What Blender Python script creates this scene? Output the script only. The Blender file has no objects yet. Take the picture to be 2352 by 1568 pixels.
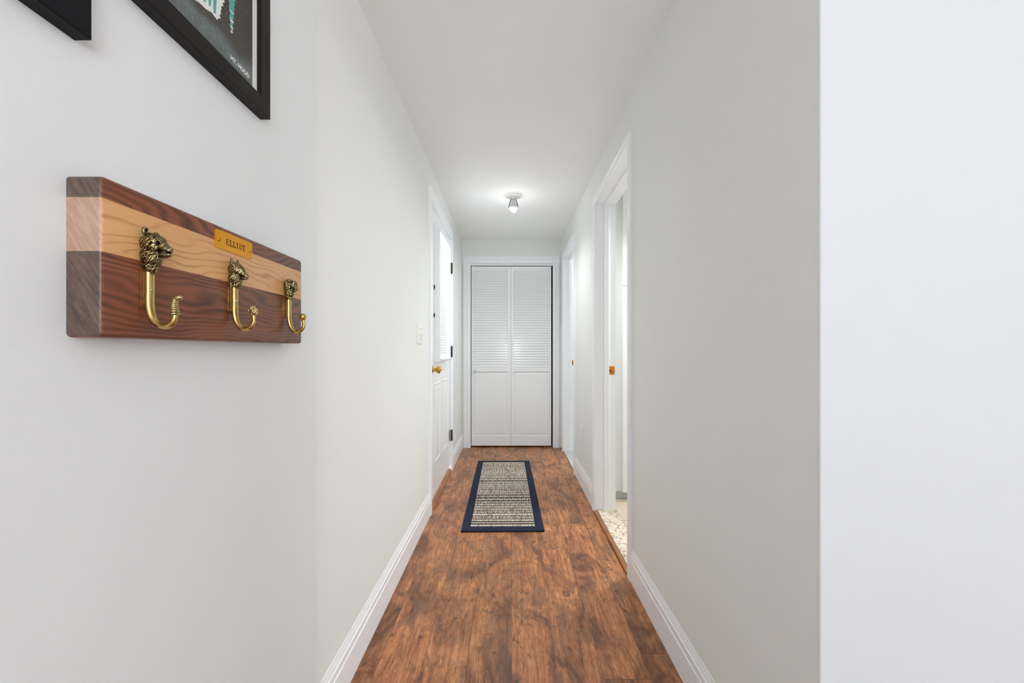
import bpy, bmesh, math, random
from mathutils import Vector, Matrix, noise
random.seed(7)
scene = bpy.context.scene
COL = scene.collection
PI = math.pi

# ------------------------------------------------------------------ camera, world, lights
F = 960.0                       # focal length in pixels of a 2352 px wide frame
K = F / 1045.0                  # depth factor of the measured layout
CAM_Z = 1.07
cam_data = bpy.data.cameras.new('camera')
cam_data.sensor_width = 36.0
cam_data.lens = F / 2352.0 * 36.0
cam_data.shift_x = 5.0 / 2352.0
cam_data.shift_y = 20.0 / 2352.0
cam_data.clip_start = 0.02
cam = bpy.data.objects.new('camera', cam_data)
COL.objects.link(cam)
cam.location = (0, 0, CAM_Z)
cam.rotation_euler = (PI / 2, 0, 0)
scene.camera = cam

world = bpy.data.worlds.new('world')
scene.world = world
world.use_nodes = True
world.node_tree.nodes['Background'].inputs[0].default_value = (0.89, 0.955, 1.0, 1)
world.node_tree.nodes['Background'].inputs[1].default_value = 8.1

vs = scene.view_settings
vs.view_transform = 'Standard'
vs.look = 'None'
vs.gamma = 1.0
vs.exposure = 0.0
vs.use_curve_mapping = False
scene.cycles.max_bounces = 14
scene.cycles.diffuse_bounces = 10

def area_light(name, loc, target, sx, sy, power, color=(1, 1, 1), spread=180):
    d = bpy.data.lights.new(name, 'AREA')
    d.shape = 'RECTANGLE'; d.size = sx; d.size_y = sy
    d.energy = power; d.color = color; d.spread = math.radians(spread)
    o = bpy.data.objects.new(name, d); COL.objects.link(o)
    o.location = loc
    o.rotation_euler = (Vector(target) - Vector(loc)).to_track_quat('-Z', 'Y').to_euler()
    return o

def point_light(name, loc, power, radius, color=(1, 1, 1)):
    d = bpy.data.lights.new(name, 'POINT')
    d.energy = power; d.shadow_soft_size = radius; d.color = color
    o = bpy.data.objects.new(name, d); COL.objects.link(o); o.location = loc
    return o

# daylight comes in as sky light through the living room window and the entry door window
# bathroom vanity light, beyond the near doorway
area_light('bathroom_vanity_light', (1.38, 2.70, 2.02), (0.30, 1.9, 0.1), 0.24, 0.14, 11.5, (0.95, 0.985, 1.0), 125)
area_light('bathroom_fill_light', (1.9, 2.66, 2.22), (1.8, 2.5, 0), 0.4, 0.4, 6, (0.95, 0.985, 1.0))  # added overhead fill, no fixture seen; lifts the light in the bathroom
# lamp in the room beyond the far doorway
area_light('far_room_light', (1.5, 4.33, 2.05), (0.3, 4.2, 0.9), 0.3, 0.3, 13, (0.96, 0.985, 1.0))
# the hallway bulb's own light (sits just under the glass bulb)
def spot_light(name, loc, power, angle, blend, radius, color=(1, 1, 1), target=None):
    d = bpy.data.lights.new(name, 'SPOT')
    d.energy = power; d.spot_size = math.radians(angle); d.spot_blend = blend; d.shadow_soft_size = radius; d.color = color
    o = bpy.data.objects.new(name, d); COL.objects.link(o); o.location = loc
    if target: o.rotation_euler = (Vector(target) - Vector(loc)).to_track_quat('-Z', 'Y').to_euler()
    return o
spot_light('hall_bulb_downlight', (0.028, 3.275, 2.125), 28, 152, 1.0, 0.03, (0.98, 0.99, 1.0))
area_light('ceiling_fill_light', (0.30, -0.35, 1.60), (0.05, 1.6, 2.28), 0.7, 0.7, 2.6, (0.96, 0.98, 1.0))  # unseen fill added behind the camera to brighten the hallway ceiling
point_light('hall_bulb_light', (0.028, 3.275, 2.125), 1.1, 0.03, (0.98, 0.99, 1.0))

# ------------------------------------------------------------------ materials
def srgb(r, g, b):
    def f(c):
        c /= 255.0
        return c / 12.92 if c <= 0.04045 else ((c + 0.055) / 1.055) ** 2.4
    return (f(r), f(g), f(b), 1.0)

class NT:
    def __init__(s, name):
        s.m = bpy.data.materials.new(name); s.m.use_nodes = True
        s.t = s.m.node_tree; s.n = s.t.nodes; s.b = s.n['Principled BSDF']
        s.co = None
    def new(s, typ, **kw):
        n = s.n.new(typ)
        for k, v in kw.items(): setattr(n, k, v)
        return n
    def link(s, a, b): s.t.links.new(a, b)
    def coord(s):
        if s.co is None: s.co = s.new('ShaderNodeTexCoord').outputs['Object']
        return s.co
    def mapping(s, scale=(1, 1, 1), loc=(0, 0, 0), rot=(0, 0, 0), src=None):
        m = s.new('ShaderNodeMapping')
        m.inputs['Scale'].default_value = scale; m.inputs['Location'].default_value = loc
        m.inputs['Rotation'].default_value = rot
        s.link(src or s.coord(), m.inputs['Vector']); return m.outputs[0]
    def noise(s, vec, scale=5, detail=3, rough=0.5, dist=0.0):
        n = s.new('ShaderNodeTexNoise')
        n.inputs['Scale'].default_value = scale; n.inputs['Detail'].default_value = detail
        n.inputs['Roughness'].default_value = rough; n.inputs['Distortion'].default_value = dist
        s.link(vec, n.inputs['Vector']); return n.outputs['Fac']
    def ramp(s, fac, stops, interp='LINEAR'):
        r = s.new('ShaderNodeValToRGB'); r.color_ramp.interpolation = interp
        e = r.color_ramp.elements
        while len(e) < len(stops): e.new(0.5)
        for i, (p, c) in enumerate(stops):
            e[i].position = p
            e[i].color = c if isinstance(c, tuple) else (c, c, c, 1)
        s.link(fac, r.inputs['Fac']); return r.outputs['Color']
    def math(s, op, a, b=None, c=None):
        n = s.new('ShaderNodeMath', operation=op)
        for i, v in enumerate((a, b, c)):
            if v is None: continue
            if isinstance(v, (int, float)): n.inputs[i].default_value = v
            else: s.link(v, n.inputs[i])
        return n.outputs[0]
    def mix(s, fac, a, b, blend='MIX'):
        n = s.new('ShaderNodeMix', data_type='RGBA', blend_type=blend)
        for idx, v in ((0, fac), (6, a), (7, b)):
            if isinstance(v, (int, float, tuple)): n.inputs[idx].default_value = v
            else: s.link(v, n.inputs[idx])
        return n.outputs[2]
    def bump(s, h, strength=0.1, dist=0.002):
        n = s.new('ShaderNodeBump')
        n.inputs['Strength'].default_value = strength; n.inputs['Distance'].default_value = dist
        s.link(h, n.inputs['Height']); s.link(n.outputs[0], s.b.inputs['Normal'])
    def set(s, color=None, rough=None, metal=None, spec=None):
        if color is not None:
            if isinstance(color, tuple): s.b.inputs['Base Color'].default_value = color
            else: s.link(color, s.b.inputs['Base Color'])
        if rough is not None:
            if isinstance(rough, (int, float)): s.b.inputs['Roughness'].default_value = rough
            else: s.link(rough, s.b.inputs['Roughness'])
        if metal is not None: s.b.inputs['Metallic'].default_value = metal
        if spec is not None: s.b.inputs['Specular IOR Level'].default_value = spec
        return s

def paint(name, col, rough=0.55, var=0.02, bump=0.06, scale=260, spec=0.5):
    m = NT(name)
    c2 = tuple(min(1, x * (1 - var)) for x in col[:3]) + (1,)
    f = m.noise(m.coord(), 2.2, 3)
    m.set(m.mix(f, col, c2), rough, 0, spec)
    m.bump(m.noise(m.coord(), scale, 2), bump, 0.001)
    return m.m

M = {}
M['wall'] = paint('wall_paint', srgb(233, 235, 233), 0.6, 0.03, 0.12, 240, 0.3)
M['wall_near'] = paint('wall_paint_entry', srgb(232, 236, 238), 0.6, 0.03, 0.12, 240, 0.3)
M['wall_dimmed'] = paint('wall_paint_dimmed', srgb(206, 210, 213), 0.6, 0.02, 0.1, 240, 0.3)  # wall paint darkened to offset excess light on the face turning right
M['ceiling'] = paint('ceiling_paint', srgb(245, 247, 247), 0.75, 0.02, 0.1, 300, 0.2)
M['trim'] = paint('trim_paint', srgb(243, 246, 250), 0.28, 0.015, 0.03, 90, 0.5)
M['door'] = paint('door_paint', srgb(241, 243, 243), 0.32, 0.02, 0.05, 60, 0.5)
M['closet'] = paint('closet_door_paint', srgb(242, 244, 245), 0.24, 0.02, 0.03, 60, 0.5)
M['plastic'] = paint('white_plastic', srgb(240, 240, 238), 0.3, 0.01, 0.0, 60)
M['blind'] = paint('blind_vinyl', srgb(240, 241, 242), 0.45, 0.01, 0.02, 60)
M['blind'].node_tree.nodes['Principled BSDF'].inputs['Transmission Weight'].default_value = 0.0
M['dark'] = paint('dark_gap', srgb(22, 22, 23), 0.7)
M['blackframe'] = paint('black_frame', srgb(20, 18, 17), 0.5, 0.2, 0.25, 500, 0.25)
M['navyframe'] = paint('navy_black_frame', srgb(11, 11, 17), 0.55, 0.2, 0.25, 500, 0.2)
M['greymetal'] = NT('dull_steel').set(srgb(120, 116, 108), 0.35, 1.0).m
M['darkmetal'] = NT('dark_steel').set(srgb(55, 50, 45), 0.4, 1.0).m
M['hinge'] = NT('tarnished_steel').set(srgb(92, 88, 80), 0.38, 1.0).m
M['paper'] = paint('paper', srgb(228, 228, 226), 0.6, 0.01, 0.0)

def glass(name):
    m = NT(name); m.set((0.95, 0.97, 0.97, 1), 0.02)
    m.b.inputs['Transmission Weight'].default_value = 1.0
    m.b.inputs['IOR'].default_value = 1.1
    return m.m
M['glass'] = glass('window_glass')

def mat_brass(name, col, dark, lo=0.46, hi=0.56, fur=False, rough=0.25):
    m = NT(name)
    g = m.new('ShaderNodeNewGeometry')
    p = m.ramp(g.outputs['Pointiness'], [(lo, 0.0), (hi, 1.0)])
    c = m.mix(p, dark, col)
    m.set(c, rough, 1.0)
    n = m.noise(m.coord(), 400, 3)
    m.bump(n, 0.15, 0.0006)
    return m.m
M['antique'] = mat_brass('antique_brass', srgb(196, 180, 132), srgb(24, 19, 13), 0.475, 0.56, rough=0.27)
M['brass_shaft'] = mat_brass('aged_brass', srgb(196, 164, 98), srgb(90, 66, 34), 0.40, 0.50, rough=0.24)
M['brass'] = NT('polished_brass').set(srgb(205, 160, 80), 0.16, 1.0).m

def mat_plate(name='satin_gold_brass', c1=(240, 172, 44), c2=(214, 142, 28)):
    m = NT(name)
    f = m.noise(m.mapping((3, 3, 90)), 30, 3)
    m.set(m.mix(f, srgb(*c1), srgb(*c2)), 0.38, 0.75)
    return m.m
M['plate'] = mat_plate()
M['orangebrass'] = mat_plate('lacquered_brass', (224, 140, 52), (200, 118, 40))
M['engrave'] = NT('engraved_dark').set(srgb(78, 56, 26), 0.5, 0.3).m

def mat_wood_board(name, light, mid, dark, freq, zf, pw, line, endl, endd, seed, streaks=0.35):
    """flowing lengthwise figure on the long faces, slanting end grain on the two short ends"""
    m = NT(name)
    sep0 = m.new('ShaderNodeSeparateXYZ'); m.link(m.coord(), sep0.inputs[0])
    warp = m.noise(m.mapping((4, 4.2, 14), (seed, seed * 1.7, seed)), 1.0, 2, 0.4)
    ph = m.math('ADD', m.math('MULTIPLY', warp, freq), m.math('MULTIPLY', sep0.outputs['Z'], zf))
    ph = m.math('ADD', ph, m.math('MULTIPLY', m.noise(m.mapping((30, 9, 60), (seed, 1, 0)), 1.0, 4, 0.6), 2.4))
    w = m.math('MULTIPLY', m.math('ADD', m.math('SINE', ph), 1.0), 0.5)
    w = m.math('POWER', w, pw)
    amp = m.ramp(m.noise(m.mapping((10, 6, 30), (seed, 7, 0)), 1.0, 3), [(0.35, 0.25), (0.65, 1.0)])
    w = m.math('MULTIPLY', w, amp)
    fine = m.noise(m.mapping((60, 16, 900), (seed, 0, 0)), 1.6, 5, 0.7)
    broad = m.noise(m.mapping((10, 4, 30), (seed, 2, 0)), 1.0, 3)
    f = m.math('ADD', m.math('MULTIPLY', w, line), m.math('ADD', m.math('MULTIPLY', fine, streaks), m.math('MULTIPLY', broad, 0.45)))
    side = m.ramp(f, [(0.30, light), (0.52, mid), (0.90, dark)])
    ef = m.math('ADD', m.math('MULTIPLY', m.noise(m.mapping((170, 1, 26), (seed, 0, 0), src=m.mapping((1, 1, 1), rot=(0, 0.55, 0))), 1.4, 4, 0.6), 0.65),
                m.math('MULTIPLY', m.noise(m.mapping((420, 420, 420)), 1.5, 3, 0.7), 0.35))
    end = m.ramp(ef, [(0.34, endd), (0.66, endl)])
    g = m.new('ShaderNodeNewGeometry')
    sep = m.new('ShaderNodeSeparateXYZ'); m.link(g.outputs['True Normal'], sep.inputs[0])
    isend = m.math('GREATER_THAN', m.math('ABSOLUTE', sep.outputs['Y']), 0.75)
    m.set(m.mix(isend, side, end), 0.36, 0, 0.5)
    m.bump(f, 0.06, 0.0005)
    return m.m
M['walnut'] = mat_wood_board('oiled_walnut', srgb(140, 80, 52), srgb(112, 62, 40), srgb(50, 27, 19), 75, 750, 1.6, 0.40, srgb(118, 98, 84), srgb(66, 54, 52), 3.1, 0.42)
M['maple'] = mat_wood_board('oiled_maple', srgb(216, 168, 116), srgb(202, 150, 98), srgb(140, 90, 52), 70, 420, 6.0, 0.34, srgb(196, 164, 146), srgb(164, 132, 114), 5.7, 0.28)

def mat_floor():
    m = NT('rustic_plank_floor')
    co = m.coord()
    sep = m.new('ShaderNodeSeparateXYZ'); m.link(co, sep.inputs[0])
    X, Y = sep.outputs['X'], sep.outputs['Y']
    W, L = 0.152, 1.22
    xs = m.math('DIVIDE', m.math('SUBTRACT', X, 0.006), W)
    ix = m.math('FLOOR', xs); fx = m.math('FRACT', xs)
    wn = m.new('ShaderNodeTexWhiteNoise', noise_dimensions='1D'); m.link(ix, wn.inputs['W'])
    ys = m.math('ADD', m.math('DIVIDE', Y, L), wn.outputs['Value'])
    iy = m.math('FLOOR', ys); fy = m.math('FRACT', ys)
    pid = m.math('ADD', m.math('MULTIPLY', ix, 7.31), m.math('MULTIPLY', iy, 3.77))
    wn2 = m.new('ShaderNodeTexWhiteNoise', noise_dimensions='1D'); m.link(pid, wn2.inputs['W'])
    rnd = wn2.outputs['Value']
    off = m.new('ShaderNodeCombineXYZ')
    m.link(m.math('MULTIPLY', rnd, 17.0), off.inputs[0]); m.link(m.math('MULTIPLY', rnd, 31.0), off.inputs[1]); m.link(rnd, off.inputs[2])
    va = m.new('ShaderNodeVectorMath', operation='ADD'); m.link(co, va.inputs[0]); m.link(off.outputs[0], va.inputs[1])
    v = va.outputs[0]
    grain = m.noise(m.mapping((34, 2.6, 1), src=v), 2.2, 8, 0.68, 0.5)
    fine = m.noise(m.mapping((150, 16, 1), src=v), 2.0, 5, 0.7)
    blot = m.noise(m.mapping((3.2, 1.5, 1), src=v), 2.4, 6, 0.66, 0.8)
    grey = m.noise(m.mapping((2.4, 1.6, 1), (5, 3, 0), src=v), 3.0, 6, 0.72, 0.6)
    knots = m.noise(m.mapping((5.5, 4.2, 1), (9, 1, 0), src=v), 3.4, 5, 0.68, 0.3)
    # cracks: thin iso-lines of a stretched noise
    cr = m.noise(m.mapping((8, 0.75, 1), (2, 8, 0), src=v), 1.8, 4, 0.55, 0.6)
    crack = m.ramp(m.math('ABSOLUTE', m.math('SUBTRACT', cr, 0.5)), [(0.0, 1.0), (0.006, 0.35), (0.014, 0.0)])
    crmask = m.ramp(m.noise(m.mapping((4, 2, 1), (1, 1, 0), src=v), 2.0, 3), [(0.48, 0.0), (0.60, 1.0)])
    crackf = m.math('MULTIPLY', crack, crmask)
    # cross-cut saw marks in patches
    saw = m.new('ShaderNodeTexWave', wave_type='BANDS', bands_direction='Y')
    m.link(m.mapping((1, 1, 1), src=v), saw.inputs['Vector']); saw.inputs['Scale'].default_value = 48
    saw.inputs['Distortion'].default_value = 2.0; saw.inputs['Detail'].default_value = 2
    sawm = m.ramp(m.noise(m.mapping((7, 3, 1), (4, 4, 0), src=v), 2.0, 2), [(0.56, 0.0), (0.66, 1.0)])
    sawf = m.math('MULTIPLY', m.math('MULTIPLY', saw.outputs['Fac'], sawm), 0.30)
    f = m.math('ADD', m.math('MULTIPLY', grain, 0.66), m.math('MULTIPLY', fine, 0.44))
    base = m.ramp(f, [(0.36, srgb(96, 58, 38)), (0.48, srgb(160, 106, 68)), (0.59, srgb(196, 140, 96)), (0.74, srgb(222, 176, 138))])
    c = m.mix(m.ramp(blot, [(0.45, 0.0), (0.62, 0.85)]), base, srgb(98, 64, 46))
    c = m.mix(m.ramp(grey, [(0.50, 0.0), (0.64, 0.65)]), c, srgb(122, 98, 84))
    crk = m.noise(m.mapping((26, 14, 1), (3, 3, 0), src=v), 2.0, 7, 0.75, 1.0)      # worn, smudgy patina
    c = m.mix(m.ramp(crk, [(0.54, 0.0), (0.68, 0.45)]), c, srgb(74, 48, 36))
    wht = m.noise(m.mapping((50, 9, 1), (8, 3, 0), src=v), 2.0, 6, 0.7, 0.4)
    c = m.mix(m.ramp(wht, [(0.60, 0.0), (0.72, 0.5)]), c, srgb(206, 176, 156))
    c = m.mix(m.ramp(knots, [(0.59, 0.0), (0.70, 0.8)]), c, srgb(62, 42, 36))
    c = m.mix(sawf, c, srgb(84, 50, 34))
    c = m.mix(m.math('MULTIPLY', crackf, 0.85), c, srgb(46, 28, 20))
    tint = m.ramp(rnd, [(0.0, (0.86, 0.75, 0.63, 1)), (1.0, (1.03, 0.88, 0.74, 1))])
    c = m.mix(1.0, c, tint, 'MULTIPLY')
    ex = m.math('MINIMUM', fx, m.math('SUBTRACT', 1.0, fx)); ex = m.math('MULTIPLY', ex, W)
    ey = m.math('MINIMUM', fy, m.math('SUBTRACT', 1.0, fy)); ey = m.math('MULTIPLY', ey, L)
    e = m.math('MINIMUM', ex, ey)
    seam = m.ramp(e, [(0.0, 1.0), (0.0008, 0.6), (0.0015, 0.0)])
    c = m.mix(m.math('MULTIPLY', seam, 0.32), c, srgb(60, 38, 28))
    m.set(c, m.ramp(f, [(0.3, 0.42), (0.8, 0.32)]), 0, 0.4)
    h = m.math('SUBTRACT', m.math('ADD', f, m.math('MULTIPLY', sawf, -0.6)), m.math('ADD', m.math('MULTIPLY', crackf, 0.8), m.math('MULTIPLY', seam, 0.5)))
    m.bump(h, 0.35, 0.002)
    return m.m
M['floor'] = mat_floor()

def mat_marble(name, base, vein, dark):
    m = NT(name)
    a = m.noise(m.coord(), 14, 6, 0.65, 1.4)
    b = m.noise(m.mapping((1, 1, 1), (4, 2, 1)), 42, 5, 0.6, 0.8)
    v = m.ramp(m.math('ABSOLUTE', m.math('SUBTRACT', a, 0.5)), [(0.0, 1.0), (0.035, 0.35), (0.09, 0.0)])
    c = m.mix(m.ramp(b, [(0.45, 0.0), (0.7, 0.8)]), base, vein)
    c = m.mix(m.math('MULTIPLY', v, m.ramp(b, [(0.42, 0.0), (0.58, 0.9)])), c, dark)
    m.set(c, 0.25)
    return m.m
M['marble_cream'] = mat_marble('cream_marble', srgb(232, 220, 202), srgb(200, 178, 152), srgb(132, 100, 76))
M['marble_grey'] = mat_marble('grey_marble', srgb(206, 204, 200), srgb(186, 184, 178), srgb(150, 146, 142))

def mat_tile():
    m = NT('beige_floor_tile')
    br = m.new('ShaderNodeTexBrick')
    br.offset = 0.0; br.squash = 1.0
    br.inputs['Scale'].default_value = 1.0; br.inputs['Mortar Size'].default_value = 0.004
    br.inputs['Brick Width'].default_value = 0.33; br.inputs['Row Height'].default_value = 0.33
    br.inputs['Color1'].default_value = srgb(222, 204, 184); br.inputs['Color2'].default_value = srgb(214, 196, 176)
    br.inputs['Mortar'].default_value = srgb(120, 92, 66)
    m.link(m.mapping((1, 1, 1), (0.10, 0.02 , 0)), br.inputs['Vector'])
    m.set(br.outputs['Color'], 0.3)
    return m.m
M['tile'] = mat_tile()
M['tilebase'] = paint('grey_tile_base', srgb(176, 176, 174), 0.3)

def mat_strip():
    m = NT('stained_oak_strip')
    f = m.noise(m.mapping((90, 5, 90)), 2, 5, 0.6)
    m.set(m.ramp(f, [(0.3, srgb(110, 66, 34)), (0.7, srgb(178, 116, 66))]), 0.35)
    return m.m
M['strip'] = mat_strip()

def mat_yarn(name, a, b, s=900):
    m = NT(name)
    f = m.noise(m.coord(), s, 3, 0.6)
    m.set(m.ramp(f, [(0.35, a), (0.7, b)]), 0.95, 0, 0.1)
    m.bump(f, 0.6, 0.002)
    return m.m
M['navy'] = mat_yarn('navy_binding', srgb(22, 26, 42), srgb(62, 68, 88), 500)
M['darkyarn'] = mat_yarn('charcoal_yarn', srgb(38, 36, 42), srgb(92, 84, 82))
M['cream'] = mat_yarn('cream_yarn', srgb(222, 206, 190), srgb(252, 242, 230))
M['taupe'] = mat_yarn('taupe_yarn', srgb(176, 158, 142), srgb(214, 198, 182))

# ------------------------------------------------------------------ mesh helpers
def finish(bm, name, mats, parent=None, smooth=False, recalc=True):
    if recalc: bmesh.ops.recalc_face_normals(bm, faces=bm.faces)
    me = bpy.data.meshes.new(name)
    bm.to_mesh(me); bm.free()
    if not isinstance(mats, (list, tuple)): mats = [mats]
    for m in mats: me.materials.append(m)
    if smooth:
        for p in me.polygons: p.use_smooth = True
        if smooth != 'full':
            me.set_sharp_from_angle(angle=math.radians(38))
    o = bpy.data.objects.new(name, me)
    COL.objects.link(o)
    if parent is not None:
        o.parent = parent
        o.matrix_parent_inverse = Matrix.Translation(parent.location).inverted() if parent.type == 'EMPTY' else Matrix.Identity(4)
    return o

def box(bm, x0, x1, y0, y1, z0, z1, bevel=0.0, seg=2, mi=0, mat=None):
    t = bmesh.new()
    bmesh.ops.create_cube(t, size=1.0)
    for v in t.verts:
        v.co = Vector((x0 + (v.co.x + .5) * (x1 - x0), y0 + (v.co.y + .5) * (y1 - y0), z0 + (v.co.z + .5) * (z1 - z0)))
    if bevel > 0:
        bmesh.ops.bevel(t, geom=list(t.edges), offset=bevel, segments=seg, profile=0.5, affect='EDGES')
    merge(bm, t, mi, mat)

def merge(bm, t, mi=0, mat=None):
    mp = {}
    for v in t.verts:
        mp[v] = bm.verts.new(mat @ v.co if mat else v.co)
    for f in t.faces:
        try:
            nf = bm.faces.new([mp[v] for v in f.verts]); nf.material_index = mi if mi else f.material_index
            nf.smooth = f.smooth
        except ValueError: pass
    t.free()

def prism(bm, pts, axis, a, b, mi=0):
    """2D profile pts extruded along axis from a to b. axis 'Y': pts=(x,z); 'X': pts=(y,z); 'Z': pts=(x,y)"""
    def mk(p, t):
        return {'Y': (p[0], t, p[1]), 'X': (t, p[0], p[1]), 'Z': (p[0], p[1], t)}[axis]
    A = [bm.verts.new(mk(p, a)) for p in pts]; B = [bm.verts.new(mk(p, b)) for p in pts]
    n = len(pts)
    fs = [bm.faces.new(A), bm.faces.new(B[::-1])]
    for i in range(n):
        fs.append(bm.faces.new([A[i], B[i], B[(i + 1) % n], A[(i + 1) % n]]))
    for f in fs: f.material_index = mi

def lathe(bm, prof, origin, axis=(0, 0, 1), n=32, mi=0, sx=1.0, sy=1.0):
    """prof = [(r, h)...] turned about axis through origin"""
    q = Vector((0, 0, 1)).rotation_difference(Vector(axis))
    o = Vector(origin); rings = []
    for r, h in prof:
        if r < 1e-6: rings.append([bm.verts.new(o + q @ Vector((0, 0, h)))])
        else: rings.append([bm.verts.new(o + q @ Vector((r * sx * math.cos(2 * PI * i / n), r * sy * math.sin(2 * PI * i / n), h))) for i in range(n)])
    for a, b in zip(rings, rings[1:]):
        for i in range(n):
            j = (i + 1) % n
            if len(a) == 1 and len(b) == 1: continue
            if len(a) == 1: f = bm.faces.new([a[0], b[i], b[j]])
            elif len(b) == 1: f = bm.faces.new([a[i], b[0], a[j]])
            else: f = bm.faces.new([a[i], b[i], b[j], a[j]])
            f.smooth = True; f.material_index = mi
    for r in (rings[0], rings[-1]):
        if len(r) > 1:
            try: bm.faces.new(r).material_index = mi
            except ValueError: pass

def tube(bm, pts, radii, n=16, up=(0, 1, 0), mi=0):
    """swept ellipse: radii = [(r_up, r_side)...]"""
    P = [Vector(p) for p in pts]; rings = []
    up = Vector(up)
    for i, p in enumerate(P):
        t = (P[min(i + 1, len(P) - 1)] - P[max(i - 1, 0)]).normalized()
        s = t.cross(up).normalized(); u = s.cross(t).normalized()
        ru, rs = radii[i] if isinstance(radii[i], tuple) else (radii[i], radii[i])
        rings.append([bm.verts.new(p + u * ru * math.cos(2 * PI * k / n) + s * rs * math.sin(2 * PI * k / n)) for k in range(n)])
    for a, b in zip(rings, rings[1:]):
        for k in range(n):
            f = bm.faces.new([a[k], b[k], b[(k + 1) % n], a[(k + 1) % n]]); f.smooth = True; f.material_index = mi
    bm.faces.new(rings[0]); bm.faces.new(rings[-1][::-1])

def catmull(pts, n=8):
    P = [Vector(p) for p in pts]; P = [P[0] * 2 - P[1]] + P + [P[-1] * 2 - P[-2]]
    out = []
    for i in range(1, len(P) - 2):
        for k in range(n):
            t = k / n
            a, b, c, d = P[i - 1], P[i], P[i + 1], P[i + 2]
            out.append(0.5 * ((2 * b) + (c - a) * t + (2 * a - 5 * b + 4 * c - d) * t * t + (3 * b - a - 3 * c + d) * t ** 3))
    out.append(P[-2]); return out

def empty(name, loc):
    o = bpy.data.objects.new(name, None); COL.objects.link(o); o.location = loc
    o.empty_display_size = 0.1
    return o
def tag(o, label, cat, group=None, kind=None):
    o['label'] = label; o['category'] = cat
    if group: o['group'] = group
    if kind: o['kind'] = kind
    return o
def struct(o, label=None):
    o['kind'] = 'structure'
    if label: o['label'] = label
    return o

# ------------------------------------------------------------------ layout (metres)
XL, XR = -0.525, 0.570          # hallway walls
XN = -0.510                     # near left wall face, standing slightly proud of the hallway wall
WT = 0.125                       # right wall thickness
H = 2.281                       # ceiling
YE = 5.0 * K                    # end wall
YN = 1.195 * K                  # corner of the near left wall
YC = 0.8366 * K                 # corner where the right wall turns away
DZ = 2.033                       # head height of the doorways
A0, A1 = 2.165 * K, 3.01 * K    # near right doorway, between jamb faces
B0, B1 = 3.99 * K, 4.80 * K     # far right doorway
L0, L1 = 3.0 * K, 4.03 * K      # entry door opening on the left
LZ = 2.047
C0, C1, CZ = -0.430, 0.474, 2.022   # closet opening
BX0, BX1 = XR + WT, 2.6         # rooms to the right
BY0, BY1 = 1.5 * K, 3.27 * K    # bathroom
FY0, FY1 = 3.45 * K, 5.6 * K    # far room
RX1, RY0 = 3.9, -3.2            # living room behind the camera

# floor and ceiling
bm = bmesh.new()
box(bm, XL - 0.25, RX1 + .1, RY0 - .1, BY0 - 0.2, -0.12, 0)
box(bm, XL - 0.25, XR, BY0 - 0.2, YE + 0.9, -0.12, 0)
struct(finish(bm, 'floor', M['floor']), 'brown rustic wood plank floor of the hallway')
bm = bmesh.new(); box(bm, XR, BX1 + .1, BY0 - 0.2, 3.36 * K, -0.12, 0.004)
struct(finish(bm, 'floor_bathroom', M['tile']), 'beige tiled floor beyond the near right doorway')
bm = bmesh.new(); box(bm, XR, BX1 + .1, 3.36 * K, YE + .9, -0.12, 0.002)
struct(finish(bm, 'floor_far_room', M['marble_grey']), 'pale floor beyond the far right doorway')
bm = bmesh.new()
box(bm, XL - 0.25, RX1 + .1, RY0 - .1, YE + 0.9, H, H + 0.1)
struct(finish(bm, 'ceiling', M['ceiling']), 'white ceiling of the hallway')

# left hallway wall with the entry door opening
bm = bmesh.new()
X0 = XL - 0.16
box(bm, X0, XL, YN - 0.05, L0 - 0.02, 0, H)
box(bm, X0, XL, L1 + 0.02, YE, 0, H)
box(bm, X0, XL, L0 - 0.02, L1 + 0.02, LZ + 0.02, H)
struct(finish(bm, 'wall_left', M['wall']), 'light grey left wall of the hallway')
# near left wall, rounded drywall corner
bm = bmesh.new()
r = 0.004; xs, ys = XN, YN
pts = [(X0, RY0), (XN, RY0)] + [(xs - r + r * math.cos(a), ys - r + r * math.sin(a)) for a in [i * PI / 2 / 6 for i in range(7)]] + [(X0, YN)]
prism(bm, pts, 'Z', 0, H)
o = finish(bm, 'wall_left_near', M['wall_near'], smooth=True); struct(o, 'near left wall that carries the pictures and the hook rack')

# right wall with two doorways
bm = bmesh.new()
box(bm, XR, XR + WT, YC + r, BY0, 0, H)
box(bm, XR, XR + WT, BY0, A0 - 0.02, 0, H)
box(bm, XR, XR + WT, A1 + 0.02, B0 - 0.02, 0, H)
box(bm, XR, XR + WT, B1 + 0.02, YE + .9, 0, H)
box(bm, XR, XR + WT, A0 - 0.02, A1 + 0.02, DZ + 0.02, H)
box(bm, XR, XR + WT, B0 - 0.02, B1 + 0.02, DZ + 0.02, H)
struct(finish(bm, 'wall_right', M['wall'], smooth=True), 'light grey right wall of the hallway')
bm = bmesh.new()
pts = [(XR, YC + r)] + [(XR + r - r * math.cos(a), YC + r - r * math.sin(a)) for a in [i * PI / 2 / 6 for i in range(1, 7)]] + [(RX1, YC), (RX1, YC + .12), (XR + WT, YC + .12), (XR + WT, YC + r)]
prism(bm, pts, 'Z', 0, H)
struct(finish(bm, 'wall_front_right', M['wall_dimmed'], smooth=True), 'bright wall face turning off to the right')

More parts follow.
